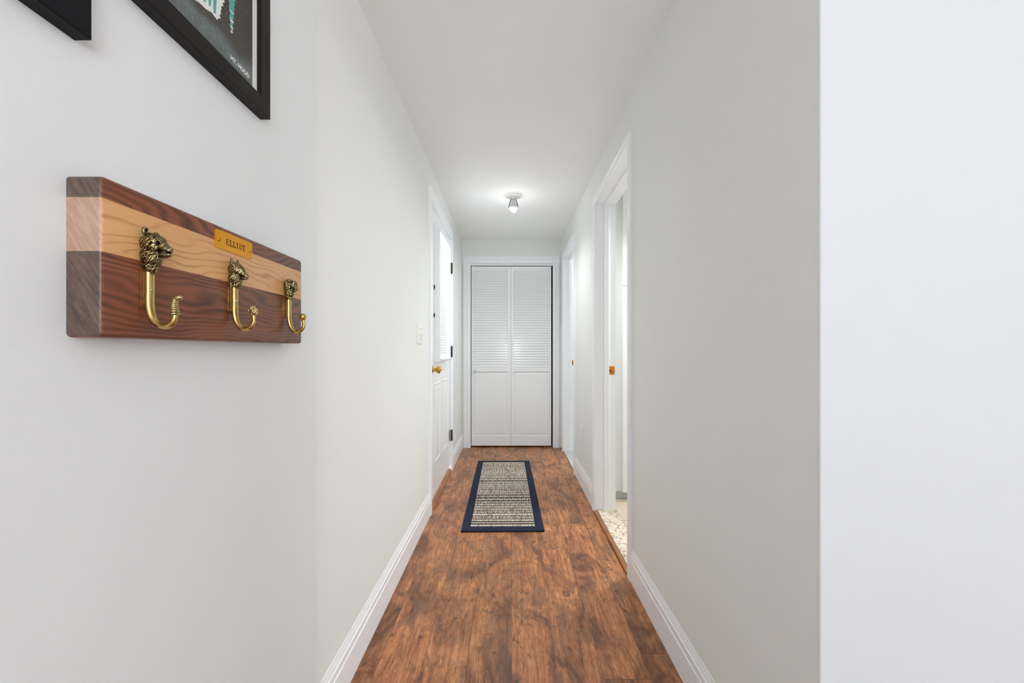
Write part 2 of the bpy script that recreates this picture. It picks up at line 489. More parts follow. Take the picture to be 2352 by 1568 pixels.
# end wall with closet opening, and the closet box
bm = bmesh.new()
box(bm, XL, C0 - 0.015, YE, YE + 0.11, 0, H)
box(bm, C1 + 0.015, XR, YE, YE + 0.11, 0, H)
box(bm, C0 - 0.015, C1 + 0.015, YE, YE + 0.11, CZ + 0.015, H)
struct(finish(bm, 'wall_end', M['wall']), 'light grey end wall above the closet doors')
bm = bmesh.new()
box(bm, XL - .1, XL, YE + .11, YE + .8, 0, H)
box(bm, XL - .1, XR, YE + .8, YE + .9, 0, H)
struct(finish(bm, 'wall_closet', M['wall']))

# bathroom, far room and living room shells
bm = bmesh.new()
box(bm, BX0, BX1, BY1, 3.36 * K, 0, H)
box(bm, BX1, BX1 + .1, BY0, 3.36 * K, 0, H)
box(bm, BX0, BX1 + .1, BY0 - .1, BY0, 0, H)
struct(finish(bm, 'wall_bathroom', M['wall']), 'grey bathroom wall seen through the near right doorway')
bm = bmesh.new()
box(bm, BX0, BX1 + .1, 3.36 * K, FY0, 0, H)
box(bm, BX1, BX1 + .1, FY0, FY1, 0, H)
box(bm, BX0, BX1 + .1, YE + .8, YE + .9, 0, H)
struct(finish(bm, 'wall_far_room', M['wall']))
bm = bmesh.new()
box(bm, RX1, RX1 + .1, RY0, YC + .12, 0, H)
box(bm, X0, 0.5, RY0 - .1, RY0, 0, H)
box(bm, 3.3, RX1 + .1, RY0 - .1, RY0, 0, H)
box(bm, 0.5, 3.3, RY0 - .1, RY0, 0, 0.45)
box(bm, 0.5, 3.3, RY0 - .1, RY0, 2.1, H)
struct(finish(bm, 'wall_back', M['wall_near']))

# ------------------------------------------------------------------ trim
BB = [(0, 0), (0.012, 0), (0.012, 0.096), (0.0095, 0.099), (0.0095, 0.104), (0.0105, 0.106), (0.0105, 0.121),
      (0.0075, 0.124), (0.0075, 0.127), (0.006, 0.134), (0.003, 0.142), (0.0025, 0.148), (0, 0.148)]
def baseboard(name, x, sgn, segs, label):
    bm = bmesh.new()
    for a, b in segs: prism(bm, [(x + sgn * p[0], p[1]) for p in BB], 'Y', a, b)
    struct(finish(bm, name, M['trim']), label)
CW = 0.06 * K
baseboard('baseboard_left', XL, 1, [(YN, L0 - CW), (L1 + CW, YE)], 'white moulded baseboard along the left wall')
baseboard('baseboard_left_near', XN, 1, [(RY0, YN)], 'white baseboard along the near left wall')
baseboard('baseboard_right', XR, -1, [(YC, A0 - CW), (A1 + CW, B0 - CW)], 'white moulded baseboard along the right wall')
bm = bmesh.new(); prism(bm, [(YC - p[0], p[1]) for p in BB], 'X', XR - .012, RX1)
struct(finish(bm, 'baseboard_front_right', M['trim']))

CAS = [(0.0, 0.0), (0.0, 0.010), (0.008, 0.014), (0.022, 0.016), (0.038, 0.0135), (0.044, 0.0165), (0.056, 0.0165), (0.06, 0.013), (0.06, 0.0)]
def casing_side(name, label, x, sgn, y0, y1, z1, w, depth, stop=True, sill=0.0, head=None, headw=None):
    """door casing on a side wall: legs and head (mitred look), plus jamb lining and stops"""
    bm = bmesh.new()
    hw = headw or w
    # legs: profile across Y. inner edge at the opening
    for (e, d) in ((y0, -1), (y1, 1)):
        pts = [(x + sgn * p[1], e + d * p[0] / 0.06 * w) for p in CAS]
        prism(bm, pts, 'Z', 0, z1 + 0.002)
    # head: profile across Z
    pts = [(x + sgn * p[1], z1 + p[0] / 0.06 * hw) for p in CAS]
    prism(bm, pts, 'Y', y0 - w, y1 + w)
    o = finish(bm, name, M['trim']); struct(o, label)
    # jamb lining
    bm = bmesh.new()
    xa, xb = sorted((x, x - sgn * depth))
    box(bm, xa, xb, y0 - 0.02, y0, sill, z1 + 0.02)
    box(bm, xa, xb, y1, y1 + 0.02, sill, z1 + 0.02)
    box(bm, xa, xb, y0 - 0.02, y1 + 0.02, z1, z1 + 0.02)
    if stop:
        sx0, sx1 = x - sgn * 0.050, x - sgn * 0.084
        sx0, sx1 = sorted((sx0, sx1))
        box(bm, sx0, sx1, y1 - 0.011, y1 + .001, sill, z1, 0.002)
        box(bm, sx0, sx1, y0 - .001, y0 + 0.011, sill, z1, 0.002)
        box(bm, sx0, sx1, y0, y1, z1 - 0.011, z1 + .001, 0.002)
    j = finish(bm, name.replace('trim', 'jamb'), M['trim'], o)
    j.name = 'door_jamb'
    return o
t1 = casing_side('trim_1', 'white casing around the left entry door', XL, 1, L0, L1, LZ, CW, 0.13, False, headw=0.09)
t2 = casing_side('trim_2', 'white casing of the near right doorway with brass strike plate', XR, -1, A0, A1, DZ, CW, WT + .005)
t3 = casing_side('trim_3', 'white casing of the far right doorway', XR, -1, B0, B1, DZ, CW, WT + .005)

def strike(parent, x0, x1, y, z, h, mat, label):
    bm = bmesh.new()
    box(bm, x0, x1, y - 0.0016, y, z - h / 2, z + h / 2, 0.0006)
    xm = (x0 + x1) / 2; w = x1 - x0
    box(bm, x1 - 0.002, x1 + 0.001, y - 0.0022, y, z - h * 0.22, z + h * 0.42, 0.0006)
    o = finish(bm, 'strike_plate', mat, parent); o['label'] = label
    bm = bmesh.new()
    box(bm, x0 + w * .30, x0 + w * .44, y - 0.0022, y - 0.0012, z - h * .2, z + h * .10)
    box(bm, x0 + w * .40, x1 + .001, y - 0.0022, y - 0.0012, z - h * .24, z - h * .16)
    box(bm, x0 + w * .05, x0 + w * .22, y - 0.0022, y - 0.0012, z - h * .22, z + h * .12)
    lathe(bm, [(0.0022, 0), (0.0022, .0012), (0, .0016)], (xm - w * .12, y - 0.0014, z + h * .36), (0, -1, 0), 12)
    lathe(bm, [(0.0022, 0), (0.0022, .0012), (0, .0016)], (xm - w * .12, y - 0.0014, z - h * .38), (0, -1, 0), 12)
    finish(bm, 'latch_slot', M['engrave'], o)
strike(t2, XR + 0.088, XR + 0.122, A1, CAM_Z - 0.134, 0.056, M['orangebrass'], 'orange brass strike plate')
strike(t3, XR + 0.086, XR + 0.120, B1, CAM_Z - 0.133, 0.056, M['orangebrass'], 'dark brass strike plate')

# closet casing
bm = bmesh.new()
for (e, d, w) in ((C0, -1, 0.082), (C1, 1, 0.071)):
    pts = [(e + d * p[0] / 0.06 * w, YE - p[1]) for p in CAS]
    prism(bm, pts, 'Z', 0, CZ + .002)
prism(bm, [(YE - p[1], CZ + p[0] / 0.06 * 0.081) for p in CAS], 'X', C0 - 0.082, C1 + 0.071)
t4 = finish(bm, 'trim_4', M['trim']); struct(t4, 'white casing around the louvered closet doors')
bm = bmesh.new()
box(bm, C0 - .015, C0, YE, YE + .11, 0, CZ + .015); box(bm, C1, C1 + .015, YE, YE + .11, 0, CZ + .015)
box(bm, C0 - .015, C1 + .015, YE, YE + .11, CZ, CZ + .015)
o = finish(bm, 'door_jamb', M['trim'], t4)
bm = bmesh.new()
box(bm, C0, C1, YE + 0.012, YE + 0.05, CZ - 0.020, CZ, 0.002)
finish(bm, 'door_track', M['trim'], t4)

# thresholds
def threshold(name, mat, x0, x1, y0, y1, z, label, bev=0.004):
    bm = bmesh.new(); box(bm, x0, x1, y0, y1, 0.0, z, bev)
    struct(finish(bm, name, mat, smooth=True), label)
threshold('trim_5', M['marble_cream'], XR + 0.008, XR + WT + 0.015, A0, A1, 0.016, 'cream marble threshold of the near right doorway')
threshold('trim_6', M['strip'], XR - 0.016, XR + 0.0075, A0 + .0, A1 - .0, 0.014, 'brown wood transition strip at the near right doorway', 0.006)
threshold('trim_7', M['marble_grey'], XR - 0.004, XR + WT + 0.015, B0, B1, 0.012, 'grey marble threshold of the far right doorway')
bm = bmesh.new()
prism(bm, [(XL - .13, 0), (XL + 0.013, 0), (XL + 0.013, 0.007), (XL + 0.008, 0.013), (XL + .003, 0.015), (XL - .004, 0.022), (XL - 0.012, 0.026), (XL - .13, 0.028)], 'Y', L0, L1)
struct(finish(bm, 'trim_8', M['strip']), 'brown wooden threshold under the left entry door')
# grey base of the bathroom end wall
bm = bmesh.new(); box(bm, BX0, BX1, BY1 - 0.012, BY1, 0, 0.055, 0.002)
struct(finish(bm, 'baseboard_bathroom', M['tilebase']), 'grey tile baseboard in the bathroom')

# ------------------------------------------------------------------ entry door (door_1)
DX = XL - 0.007                 # room side face of the slab
WY0, WY1 = 3.186 * K, 3.763 * K
WZ0, WZ1 = 0.985, 1.962
bm = bmesh.new()
dy0, dy1, dz0, dz1 = L0 + .003, L1 - .003, 0.052, LZ - .007
iy0, iy1, iz0, iz1 = WY0 + .02, WY1 - .02, WZ0 + .02, WZ1 - .02
TH = 0.044
for (a, b, c, d) in ((dy0, iy0, dz0, dz1), (iy1, dy1, dz0, dz1), (iy0, iy1, dz0, iz0), (iy0, iy1, iz1, dz1)):
    box(bm, DX - TH, DX, a, b, c, d)
# two raised lower panels: sunk moulding ring with a raised field
def raised_panel(bm, y0, y1, z0, z1):
    r1, r2, r3 = 0.010, 0.022, 0.036
    def ring(i, x): return [bm.verts.new((x, a, b)) for a, b in ((y0 + i, z0 + i), (y1 - i, z0 + i), (y1 - i, z1 - i), (y0 + i, z1 - i))]
    R = [ring(0, DX + .0002), ring(0.004, DX + 0.006), ring(r1, DX + 0.006), ring(r2, DX + .0005), ring(r3, DX + 0.006)]
    for a, b in zip(R, R[1:]):
        for k in range(4): bm.faces.new([a[k], a[(k + 1) % 4], b[(k + 1) % 4], b[k]])
    bm.faces.new(R[-1])
raised_panel(bm, 3.19 * K, 3.44 * K, 0.27, 0.835)
raised_panel(bm, 3.60 * K, 3.85 * K, 0.27, 0.835)
d1 = finish(bm, 'door_1', M['door'], recalc=False); struct(d1, 'white left entry door with a blind over its window')
bmx = bmesh.new(); bmx.from_mesh(d1.data); bmesh.ops.recalc_face_normals(bmx, faces=bmx.faces); bmx.to_mesh(d1.data); bmx.free()
# projecting window / blind frame
bm = bmesh.new()
FX = XL + 0.037
fw = 0.030
def lite_side(y_out, y_in, z0, z1):
    pts = [(DX, y_out), (FX - .006, y_out), (FX, y_out + (0.006 if y_in > y_out else -.006)), (FX, y_in), (DX, y_in)]
    prism(bm, pts, 'Z', z0, z1)
lite_side(WY0, WY0 + 0.010, WZ0 + .006, WZ1 - .014)
lite_side(WY1, WY1 - 0.010, WZ0 + .006, WZ1 - .014)
prism(bm, [(DX, WZ1), (FX - .012, WZ1 - .012), (FX, WZ1 - 0.026), (FX, WZ1 - 0.055), (DX, WZ1 - 0.055)], 'Y', WY0 + .0008, WY1 - .0008)
prism(bm, [(DX, WZ0), (FX - .010, WZ0 + .004), (FX, WZ0 + 0.014), (FX, WZ0 + 0.026), (FX - .012, WZ0 + .034), (DX, WZ0 + 0.034)], 'Y', WY0 + .0008, WY1 - .0008)
for k in range(4):      # ridges of the near side
    box(bm, DX + .007 + k * .0085, DX + .0105 + k * .0085, WY0 - .0015, WY0 + .001, WZ0 + .02, WZ1 - .035, .0006)
wf = finish(bm, 'window_frame', M['trim'], d1)
bm = bmesh.new(); box(bm, DX - .030, DX - .026, iy0 - .005, iy1 + .005, iz0 - .005, iz1 + .005)
finish(bm, 'window_pane', M['glass'], d1)
# blind slats
bm = bmesh.new()
z = WZ0 + 0.060; top = WZ1 - 0.075
ang = math.radians(76)
while z < top:
    cx = DX + .014; hw = 0.0125
    pts = []
    for k in range(7):
        t = -1 + 2 * k / 6; crown = 0.0016 * (1 - t * t)
        pts.append((cx + hw * t * math.cos(ang) - crown * math.sin(ang), z + hw * t * math.sin(ang) + crown * math.cos(ang)))
    pts2 = [(a + .0004, b - .0005) for a, b in pts[::-1]]
    prism(bm, pts + pts2, 'Y', WY0 + .014, WY1 - .014)
    z += 0.0190
box(bm, DX + .004, DX + .022, WY0 + .014, WY1 - .014, WZ0 + .036, WZ0 + .048, .002)
box(bm, DX - .006, DX + .002, WY0 + .014, WY1 - .014, 1.708, 1.714)
for yy in (WY0 + .08, WY1 - .08):
    box(bm, DX + .024, DX + .0252, yy, yy + .0012, WZ0 + .04, WZ1 - .06)
finish(bm, 'window_blind', M['blind'], d1)
# catches on the near side of the blind frame
for zc, hh in ((CAM_Z + 0.44, 0.034), (CAM_Z + 0.245, 0.030)):
    bm = bmesh.new()
    box(bm, DX + .001, DX + .006, WY0 - .006, WY0 - .0005, zc - hh / 2, zc + hh / 2, .001)
    box(bm, DX + .003, DX + .010, WY0 - .009, WY0 - .003, zc - .004, zc + .004, .001)
    o = finish(bm, 'blind_catch', M['darkmetal'], d1)
# knob
ky, kz = 3.085 * K, CAM_Z - 0.132
bm = bmesh.new()
lathe(bm, [(0, 0), (.035, 0), (.035, .002), (.033, .0045), (.026, .008), (.017, .011), (.013, .016), (.0115, .022), (.012, .028), (.0145, .031),
           (.0135, .034), (.019, .037), (.0245, .043), (.0265, .050), (.0245, .057), (.018, .062), (.010, .064), (.0045, .0645), (.0035, .0655), (.0035, .071), (0, .072)], (DX, ky, kz), (1, 0, 0), 40)
o = finish(bm, 'door_knob', M['brass'], d1, smooth='full'); o['label'] = 'polished brass knob'
# hinges
for hz in (CAM_Z + 0.725, CAM_Z - 0.012, CAM_Z - 0.752):
    bm = bmesh.new()
    lathe(bm, [(0, 0), (.004, 0), (.006, .003), (.006, .096), (.004, .1), (0, .1)], (XL + .014, L1 - .003, hz - .05), (0, 0, 1), 16)
    for k in range(1, 4): lathe(bm, [(.0066, 0), (.0066, .0025)], (XL + .014, L1 - .003, hz - .05 + k * .024), (0, 0, 1), 16)
    box(bm, DX + .0002, DX + .0018, L1 - .040, L1 - .004, hz - .048, hz + .048)
    box(bm, XL + .0, XL + .016, L1 - .003, L1 + .0006, hz - .048, hz + .048)
    finish(bm, 'hinge', M['hinge'], d1)

# ------------------------------------------------------------------ closet bifold doors (door_2)
PY = YE + 0.016                 # front face
PT = 0.028
d2 = empty('door_2', (0, PY, 0.0)); struct(d2, 'white half louvered bifold closet doors at the end of the hallway')
def closet_leaf(x0, x1, lx0, lx1, lab):
    z0, z1 = 0.017, 1.993
    lz0, lz1 = CAM_Z - 0.185, CAM_Z + 0.871       # louver opening
    pz0, pz1 = 0.130, CAM_Z - 0.243                # lower panel opening
    bm = bmesh.new()
    box(bm, x0, lx0, PY, PY + PT, z0, z1, .0012)
    box(bm, lx1, x1, PY, PY + PT, z0, z1, .0012)
    box(bm, lx0 - .001, lx1 + .001, PY, PY + PT, lz1, z1, .0012)
    box(bm, lx0 - .001, lx1 + .001, PY, PY + PT, pz1 + .0042, lz0, .0010)
    box(bm, lx0 - .001, lx1 + .001, PY, PY + PT, z0, pz0, .0012)
    leaf = finish(bm, 'closet_leaf', M['closet'], d2); leaf['label'] = lab
    bm = bmesh.new()
    n = 37; pitch = (lz1 - lz0) / n
    for i in range(n):
        zc = lz0 + (i + .5) * pitch
        # closely overlapping slat: broad face leaning forward at the foot, thin shadow gap under it
        yf = PY + .004
        zb, zt = zc - pitch * .47, zc + pitch * .72
        pts = [(yf + .0010, zb), (yf, zb + .0015), (yf + .0004, zb + .004), (yf + .0105, zt), (yf + .0150, zt), (yf + .0060, zb + .0005)]
        prism(bm, pts, 'X', lx0 - .002, lx1 + .002)
    finish(bm, 'louvers', M['closet'], leaf)
    bm = bmesh.new()
    def ring(ix, iz, y): return [bm.verts.new((a, y, b)) for a, b in ((lx0 + ix, pz0 + iz), (lx1 - ix, pz0 + iz), (lx1 - ix, pz1 - iz), (lx0 + ix, pz1 - iz))]
    R = [ring(-.001, -.001, PY + .005), ring(.003, .003, PY + .008), ring(.006, .006, PY + .008), ring(.030, .022, PY + .003), ring(.032, .024, PY + .0022)]
    for a, b in zip(R, R[1:]):
        for k in range(4): bm.faces.new([a[k], a[(k + 1) % 4], b[(k + 1) % 4], b[k]])
    bm.faces.new(R[-1])
    back = ring(-.001, -.001, PY + PT - .002); bm.faces.new(back)
    for k in range(4): bm.faces.new([R[0][k], R[0][(k + 1) % 4], back[(k + 1) % 4], back[k]])
    finish(bm, 'raised_panel', M['closet'], leaf)
    return leaf
la = closet_leaf(-0.4235, 0.0108, -0.408, -0.022, 'left leaf with the round knob')
lb = closet_leaf(0.0124, 0.4560, 0.042, 0.430, 'right leaf')
bm = bmesh.new()
lathe(bm, [(0, 0), (.009, 0), (.008, .006), (.010, .010), (.0165, .014), (.0185, .019), (.016, .024), (.008, .027), (0, .0275)], (-0.383, PY, CAM_Z - 0.230), (0, -1, 0), 28)
finish(bm, 'knob', paint('knob_enamel', srgb(214, 214, 212), 0.2), d2, smooth='full')
bm = bmesh.new()
box(bm, 0.400, 0.458, PY + .002, PY + .02, 0.001, 0.006, .001)
finish(bm, 'pivot_bracket', M['greymetal'], d2)
for xx in (-0.405, 0.44):
    bm = bmesh.new(); box(bm, xx - .004, xx + .004, PY + .006, PY + .014, 1.992, 2.004)
    finish(bm, 'track_pin', M['plastic'], d2)

# ------------------------------------------------------------------ electrical
def plate_box(bm, x0, x1, y0, y1, z0, z1): box(bm, x0, x1, y0, y1, z0, z1, .002, 3)
sy0, sy1, sz0, sz1 = 2.578 * K, 2.578 * K + .115, 1.106, 1.223
sw = empty('light_switch', (XL, (sy0 + sy1) / 2, (sz0 + sz1) / 2))
tag(sw, 'white double light switch plate on the left wall before the entry door', 'light switch')
bm = bmesh.new(); plate_box(bm, XL, XL + .006, sy0, sy1, sz0, sz1); finish(bm, 'switch_plate', M['plastic'], sw, smooth=True)
for f in (0.27, 0.73):
    bm = bmesh.new(); yc = sy0 + f * (sy1 - sy0); zc = (sz0 + sz1) / 2
    box(bm, XL + .005, XL + .0075, yc - .0055, yc + .0055, zc - .013, zc + .013, .0006)
    prism(bm, [(XL + .007, zc - .007), (XL + .007, zc + .005), (XL + .018, zc - .004), (XL + .018, zc - .011)], 'Y', yc - .0038, yc + .0038)
    finish(bm, 'toggle', M['plastic'], sw)
    for dz in (-.030, .030):
        bm = bmesh.new(); lathe(bm, [(.0032, 0), (.0032, .0008), (0, .0014)], (XL + .006, yc, zc + dz), (1, 0, 0), 12)
        finish(bm, 'screw', M['greymetal'], sw)
oy = 3.59 * K; oz = CAM_Z - .656
ou = empty('wall_outlet', (XR, oy, oz)); tag(ou, 'white power outlet low on the right wall between the two doorways', 'outlet')
bm = bmesh.new(); plate_box(bm, XR - .006, XR, oy - .035, oy + .035, oz - .058, oz + .058); finish(bm, 'outlet_plate', M['plastic'], ou, smooth=True)
for dz in (-.020, .020):
    bm = bmesh.new(); box(bm, XR - .0085, XR - .0055, oy - .016, oy + .016, oz + dz - .0135, oz + dz + .0135, .002)
    s = finish(bm, 'socket', M['plastic'], ou)
    bm = bmesh.new()
    for dy in (-.0065, .0065): box(bm, XR - .0090, XR - .0082, oy + dy - .001, oy + dy + .001, oz + dz - .003, oz + dz + .006)
    finish(bm, 'slots', M['dark'], s)

# ------------------------------------------------------------------ ceiling lamp
LX, LY = 0.028, 3.275
lamp = empty('ceiling_lamp', (LX, LY, H)); tag(lamp, 'bare bulb lamp with wire clips on a white ceiling canopy', 'lamp')
bm = bmesh.new()
lathe(bm, [(0, 0), (.064, 0), (.064, .005), (.062, .010), (.055, .014), (.034, .016), (.017, .017), (.016, .027), (.013, .029), (0, .029)], (LX, LY, H), (0, 0, -1), 40)
finish(bm, 'canopy', M['plastic'], lamp, smooth=True)
mb = NT('opal_bulb_base'); mb.set(srgb(205, 206, 210), 0.22)
me = NT('glowing_bulb_glass'); me.set((1, 1, 1, 1), 0.3)
me.b.inputs['Emission Color'].default_value = (1, 0.99, 0.97, 1); me.b.inputs['Emission Strength'].default_value = 2.2
bm = bmesh.new()
lathe(bm, [(.0, .027), (.0130, .027), (.0135, .036), (.017, .046), (.023, .060), (.0285, .074), (.0312, .088), (.0316, .097)], (LX, LY, H), (0, 0, -1), 32)
bu = finish(bm, 'bulb', mb.m, lamp, smooth='full')
bm = bmesh.new()
lathe(bm, [(.0316, .097), (.0310, .105), (.027, .114), (.019, .122), (.010, .126), (0, .127)], (LX, LY, H), (0, 0, -1), 32)
g = finish(bm, 'bulb_globe', me.m, bu, smooth='full'); g['label'] = 'glowing lower half of the bulb'
bm = bmesh.new()
lathe(bm, [(0, .114), (.012, .116), (.013, .126), (.010, .133), (0, .135)], (LX + .009, LY, H), (0, 0, -1), 20)
finish(bm, 'bulb_tip', mb.m, bu, smooth='full')
for sg in (-1, 1):
    bm = bmesh.new()
    for dy in (-.010, .010):
        P = catmull([(LX + sg * -.014, LY + dy, H - .018), (LX + sg * .006, LY + dy, H - .026), (LX + sg * .020, LY + dy * 1.6, H - .034), (LX + sg * .028, LY + dy * 1.6, H - .056), (LX + sg * .0335, LY + dy * 1.2, H - .080), (LX + sg * .0345, LY, H - .092)], 6)
        tube(bm, P, [.0019] * len(P), 8, (0, 1, 0.01))
    finish(bm, 'wire_clip', M['hinge'], lamp)

# ------------------------------------------------------------------ linen cabinet in the bathroom
cx0 = 0.804
cab = empty('linen_cabinet', (1.1, BY1 - .02, 0)); tag(cab, 'tall white cabinet with upper and lower door through the near right doorway', 'cabinet')
bm = bmesh.new(); box(bm, cx0, 1.16, BY1 - 0.018, BY1 - .0001, 0.056, H - .02); finish(bm, 'cabinet_body', M['door'], cab)
SPL = CAM_Z + 147 * 3.25 / 1045
bm = bmesh.new(); box(bm, cx0, 1.15, BY1 - 0.036, BY1 - .019, 0.060, SPL - .0025, .0015); finish(bm, 'cabinet_door', M['door'], cab)
bm = bmesh.new(); box(bm, cx0, 1.15, BY1 - 0.036, BY1 - .019, SPL + .0025, H - .03, .0015); finish(bm, 'cabinet_door', M['door'], cab)

# ------------------------------------------------------------------ rug
rug = empty('rug', (-0.050, 3.52 * K, 0)); tag(rug, 'narrow runner rug with navy border and cream woven rows on the wood floor', 'rug')
RW, RL = 0.4925, 1.692 * K
bm = bmesh.new()
NX, NYY = 12, 40
BW, BL = 0.047, 0.060 * K
def rug_slab(bm, x0, x1, y0, y1, z, r):
    box(bm, x0, x1, y0, y1, 0.0005, z, r, 3)
rug_slab(bm, -RW / 2, -RW / 2 + BW, -RL / 2, RL / 2, .0105, .003)
rug_slab(bm, RW / 2 - BW, RW / 2, -RL / 2, RL / 2, .0105, .003)
rug_slab(bm, -RW / 2, RW / 2, -RL / 2, -RL / 2 + BL, .0110, .003)
rug_slab(bm, -RW / 2, RW / 2, RL / 2 - BL * .6, RL / 2, .0110, .003)
o = finish(bm, 'rug_border', M['navy'], smooth=True); o.parent = rug; o['label'] = 'navy bound edge'
bm = bmesh.new(); box(bm, -RW / 2 + .02, RW / 2 - .02, -RL / 2 + .02, RL / 2 - .015, 0.0006, 0.0075)
fx0, fx1 = -RW / 2 + BW + .004, RW / 2 - BW - .004
fy0, fy1 = -RL / 2 + BL + .004, RL / 2 - BL * .6 - .004
kinds = 'DdDmOmDoODWTDomDOoTWDOmoDOmDdmDd'
pos = 0.0; heights = {'D': .040, 'd': .036, 'm': .046, 'O': .046, 'o': .044, 'W': .060, 'T': .062}
tot = sum(heights[k] for k in kinds)
def tuft(cx, cy, rx, ry, hz, mi, rot=0.0):
    n = 6; c, s = math.cos(rot), math.sin(rot)
    base = [bm.verts.new((cx + rx * math.cos(a) * c - ry * math.sin(a) * s, cy + rx * math.cos(a) * s + ry * math.sin(a) * c, .0074)) for a in [2 * PI * k / n for k in range(n)]]
    mid = [bm.verts.new((cx + .72 * (v.co.x - cx), cy + .72 * (v.co.y - cy), .0074 + hz * .75)) for v in base]
    topv = bm.verts.new((cx, cy, .0074 + hz))
    for k in range(n):
        f = bm.faces.new([base[k], base[(k + 1) % n], mid[(k + 1) % n], mid[k]]); f.material_index = mi; f.smooth = True
        f = bm.faces.new([mid[k], mid[(k + 1) % n], topv]); f.material_index = mi; f.smooth = True
NC = 50; dx = (fx1 - fx0) / NC
for kd in kinds:
    hrow = heights[kd] / tot * (fy1 - fy0); yc = fy0 + pos + hrow / 2; pos += hrow
    for c in range(NC):
        x = fx0 + (c + .5) * dx + random.uniform(-.0007, .0007); jy = random.uniform(-.0012, .0012)
        m_ = 1 if random.random() < .82 else 2
        if kd == 'D': tuft(x, yc + jy, dx * .46, hrow * .36, .0042, m_)
        elif kd == 'd': tuft(x, yc + jy, dx * .36, hrow * .30, .0036, 1)
        elif kd == 'm':
            for s in (-.24, .24): tuft(x + random.uniform(-.001, .001), yc + hrow * s + jy, dx * .44, hrow * .20, .0036, 2 if random.random() < .6 else 1)
        elif kd == 'O': tuft(x, yc + jy, dx * .42, hrow * .42, .0044, m_, random.uniform(-.15, .15))
        elif kd == 'o':
            for s in (-.22, .22): tuft(x, yc + hrow * s, dx * .42, hrow * .20, .0040, m_)
        elif kd == 'T':
            tuft(x, yc, dx * .32, hrow * .44, .0042, m_, random.uniform(-.1, .1))
        elif kd == 'W':
            ph = 2 * PI * c / 4.6
            tuft(x, yc + hrow * .20 * math.sin(ph), dx * .46, hrow * .18, .0042, m_, .3 * math.cos(ph))
            tuft(x, yc - hrow * .20 * math.sin(ph + .9), dx * .42, hrow * .16, .0040, 2 if c % 2 else 1)
o = finish(bm, 'woven_field', [M['darkyarn'], M['cream'], M['taupe']], smooth='full'); o.parent = rug; o['label'] = 'cream and charcoal woven rows'
rug.rotation_euler = (0, 0, math.radians(0.62))

# ------------------------------------------------------------------ picture frames on the near wall
def frame_mesh(y0, y1, z0, z1, w, xf, xb, lip):
    bm = bmesh.new()
    def ring(i, x): return [bm.verts.new((x, a, b)) for a, b in ((y0 + i, z0 + i), (y1 - i, z0 + i), (y1 - i, z1 - i), (y0 + i, z1 - i))]
    R = [ring(0, xb), ring(0, xf - .0012), ring(.0012, xf), ring(w - .001, xf), ring(w, xf - .001), ring(w, xf - lip), ring(w - .004, xf - lip), ring(w - .004, xb)]
    for a, b in zip(R, R[1:] + R[:1]):
        for k in range(4): bm.faces.new([a[k], a[(k + 1) % 4], b[(k + 1) % 4], b[k]])
    return bm
FXF = -0.489
f1y0, f1y1, f1z0, f1z1 = 0.575 * K, 0.930 * K, 1.541, 2.02
pf = empty('picture_frame', (XN, (f1y0 + f1y1) / 2, f1z0)); tag(pf, 'black framed mountain lake print, right hand picture above the hook rack', 'picture')
fr = finish(frame_mesh(f1y0, f1y1, f1z0, f1z1, 0.031, FXF, XN, 0.0090), 'frame', M['blackframe'], pf)
PX = -0.4985
bm = bmesh.new(); box(bm, PX - .001, PX, f1y0 + .026, f1y1 - .026, f1z0 + .026, f1z1 - .026)
pp = finish(bm, 'print_paper', M['paper'], pf); pp['label'] = 'white paper margin of the print'
def mat_print():
    m = NT('night_lake_print')
    co = m.coord()
    sep = m.new('ShaderNodeSeparateXYZ'); m.link(co, sep.inputs[0])
    n1 = m.noise(co, 9, 4, 0.6, 0.5)
    zz = m.math('ADD', sep.outputs['Z'], m.math('MULTIPLY', m.math('SUBTRACT', n1, .5), .05))
    band = m.ramp(m.math('SUBTRACT', zz, 1.56), [(0.0, 0.55), (0.042, 1.0), (0.062, 0.12), (0.10, 0.0)])
    c = m.mix(m.math('MULTIPLY', band, m.ramp(m.noise(co, 120, 4, 0.7), [(0.3, 0.45), (0.65, 1.0)])), srgb(62, 56, 52), srgb(112, 126, 128))
    v = m.new('ShaderNodeTexVoronoi'); v.inputs['Scale'].default_value = 150; m.link(co, v.inputs['Vector'])
    dots = m.ramp(v.outputs['Distance'], [(0.0, 1.0), (0.10, 0.9), (0.13, 0.0)])
    keep = m.math('GREATER_THAN', m.noise(co, 90, 1), 0.58)
    c = m.mix(m.math('MULTIPLY', dots, keep), c, srgb(210, 216, 214))
    sp = m.ramp(m.noise(co, 900, 2), [(0.35, 0.85), (0.7, 1.12)])
    c = m.mix(1.0, c, sp, 'MULTIPLY')
    m.set(c, 0.45)
    return m.m
ARTY1 = 0.8806 * K; ARTZ0 = 1.5805
bm = bmesh.new(); box(bm, PX, PX + .0003, f1y0 + .040, ARTY1, ARTZ0, f1z1 - .045)
art = finish(bm, 'print_image', mat_print(), pf)
M['teal'] = paint('teal_ink', srgb(84, 170, 164), 0.5, 0.1, 0.0)
def poly(bm, pts, x, mi=0):
    vs_ = [bm.verts.new((x, a * K, CAM_Z + b)) for a, b in pts]
    f = bm.faces.new(vs_); f.material_index = mi
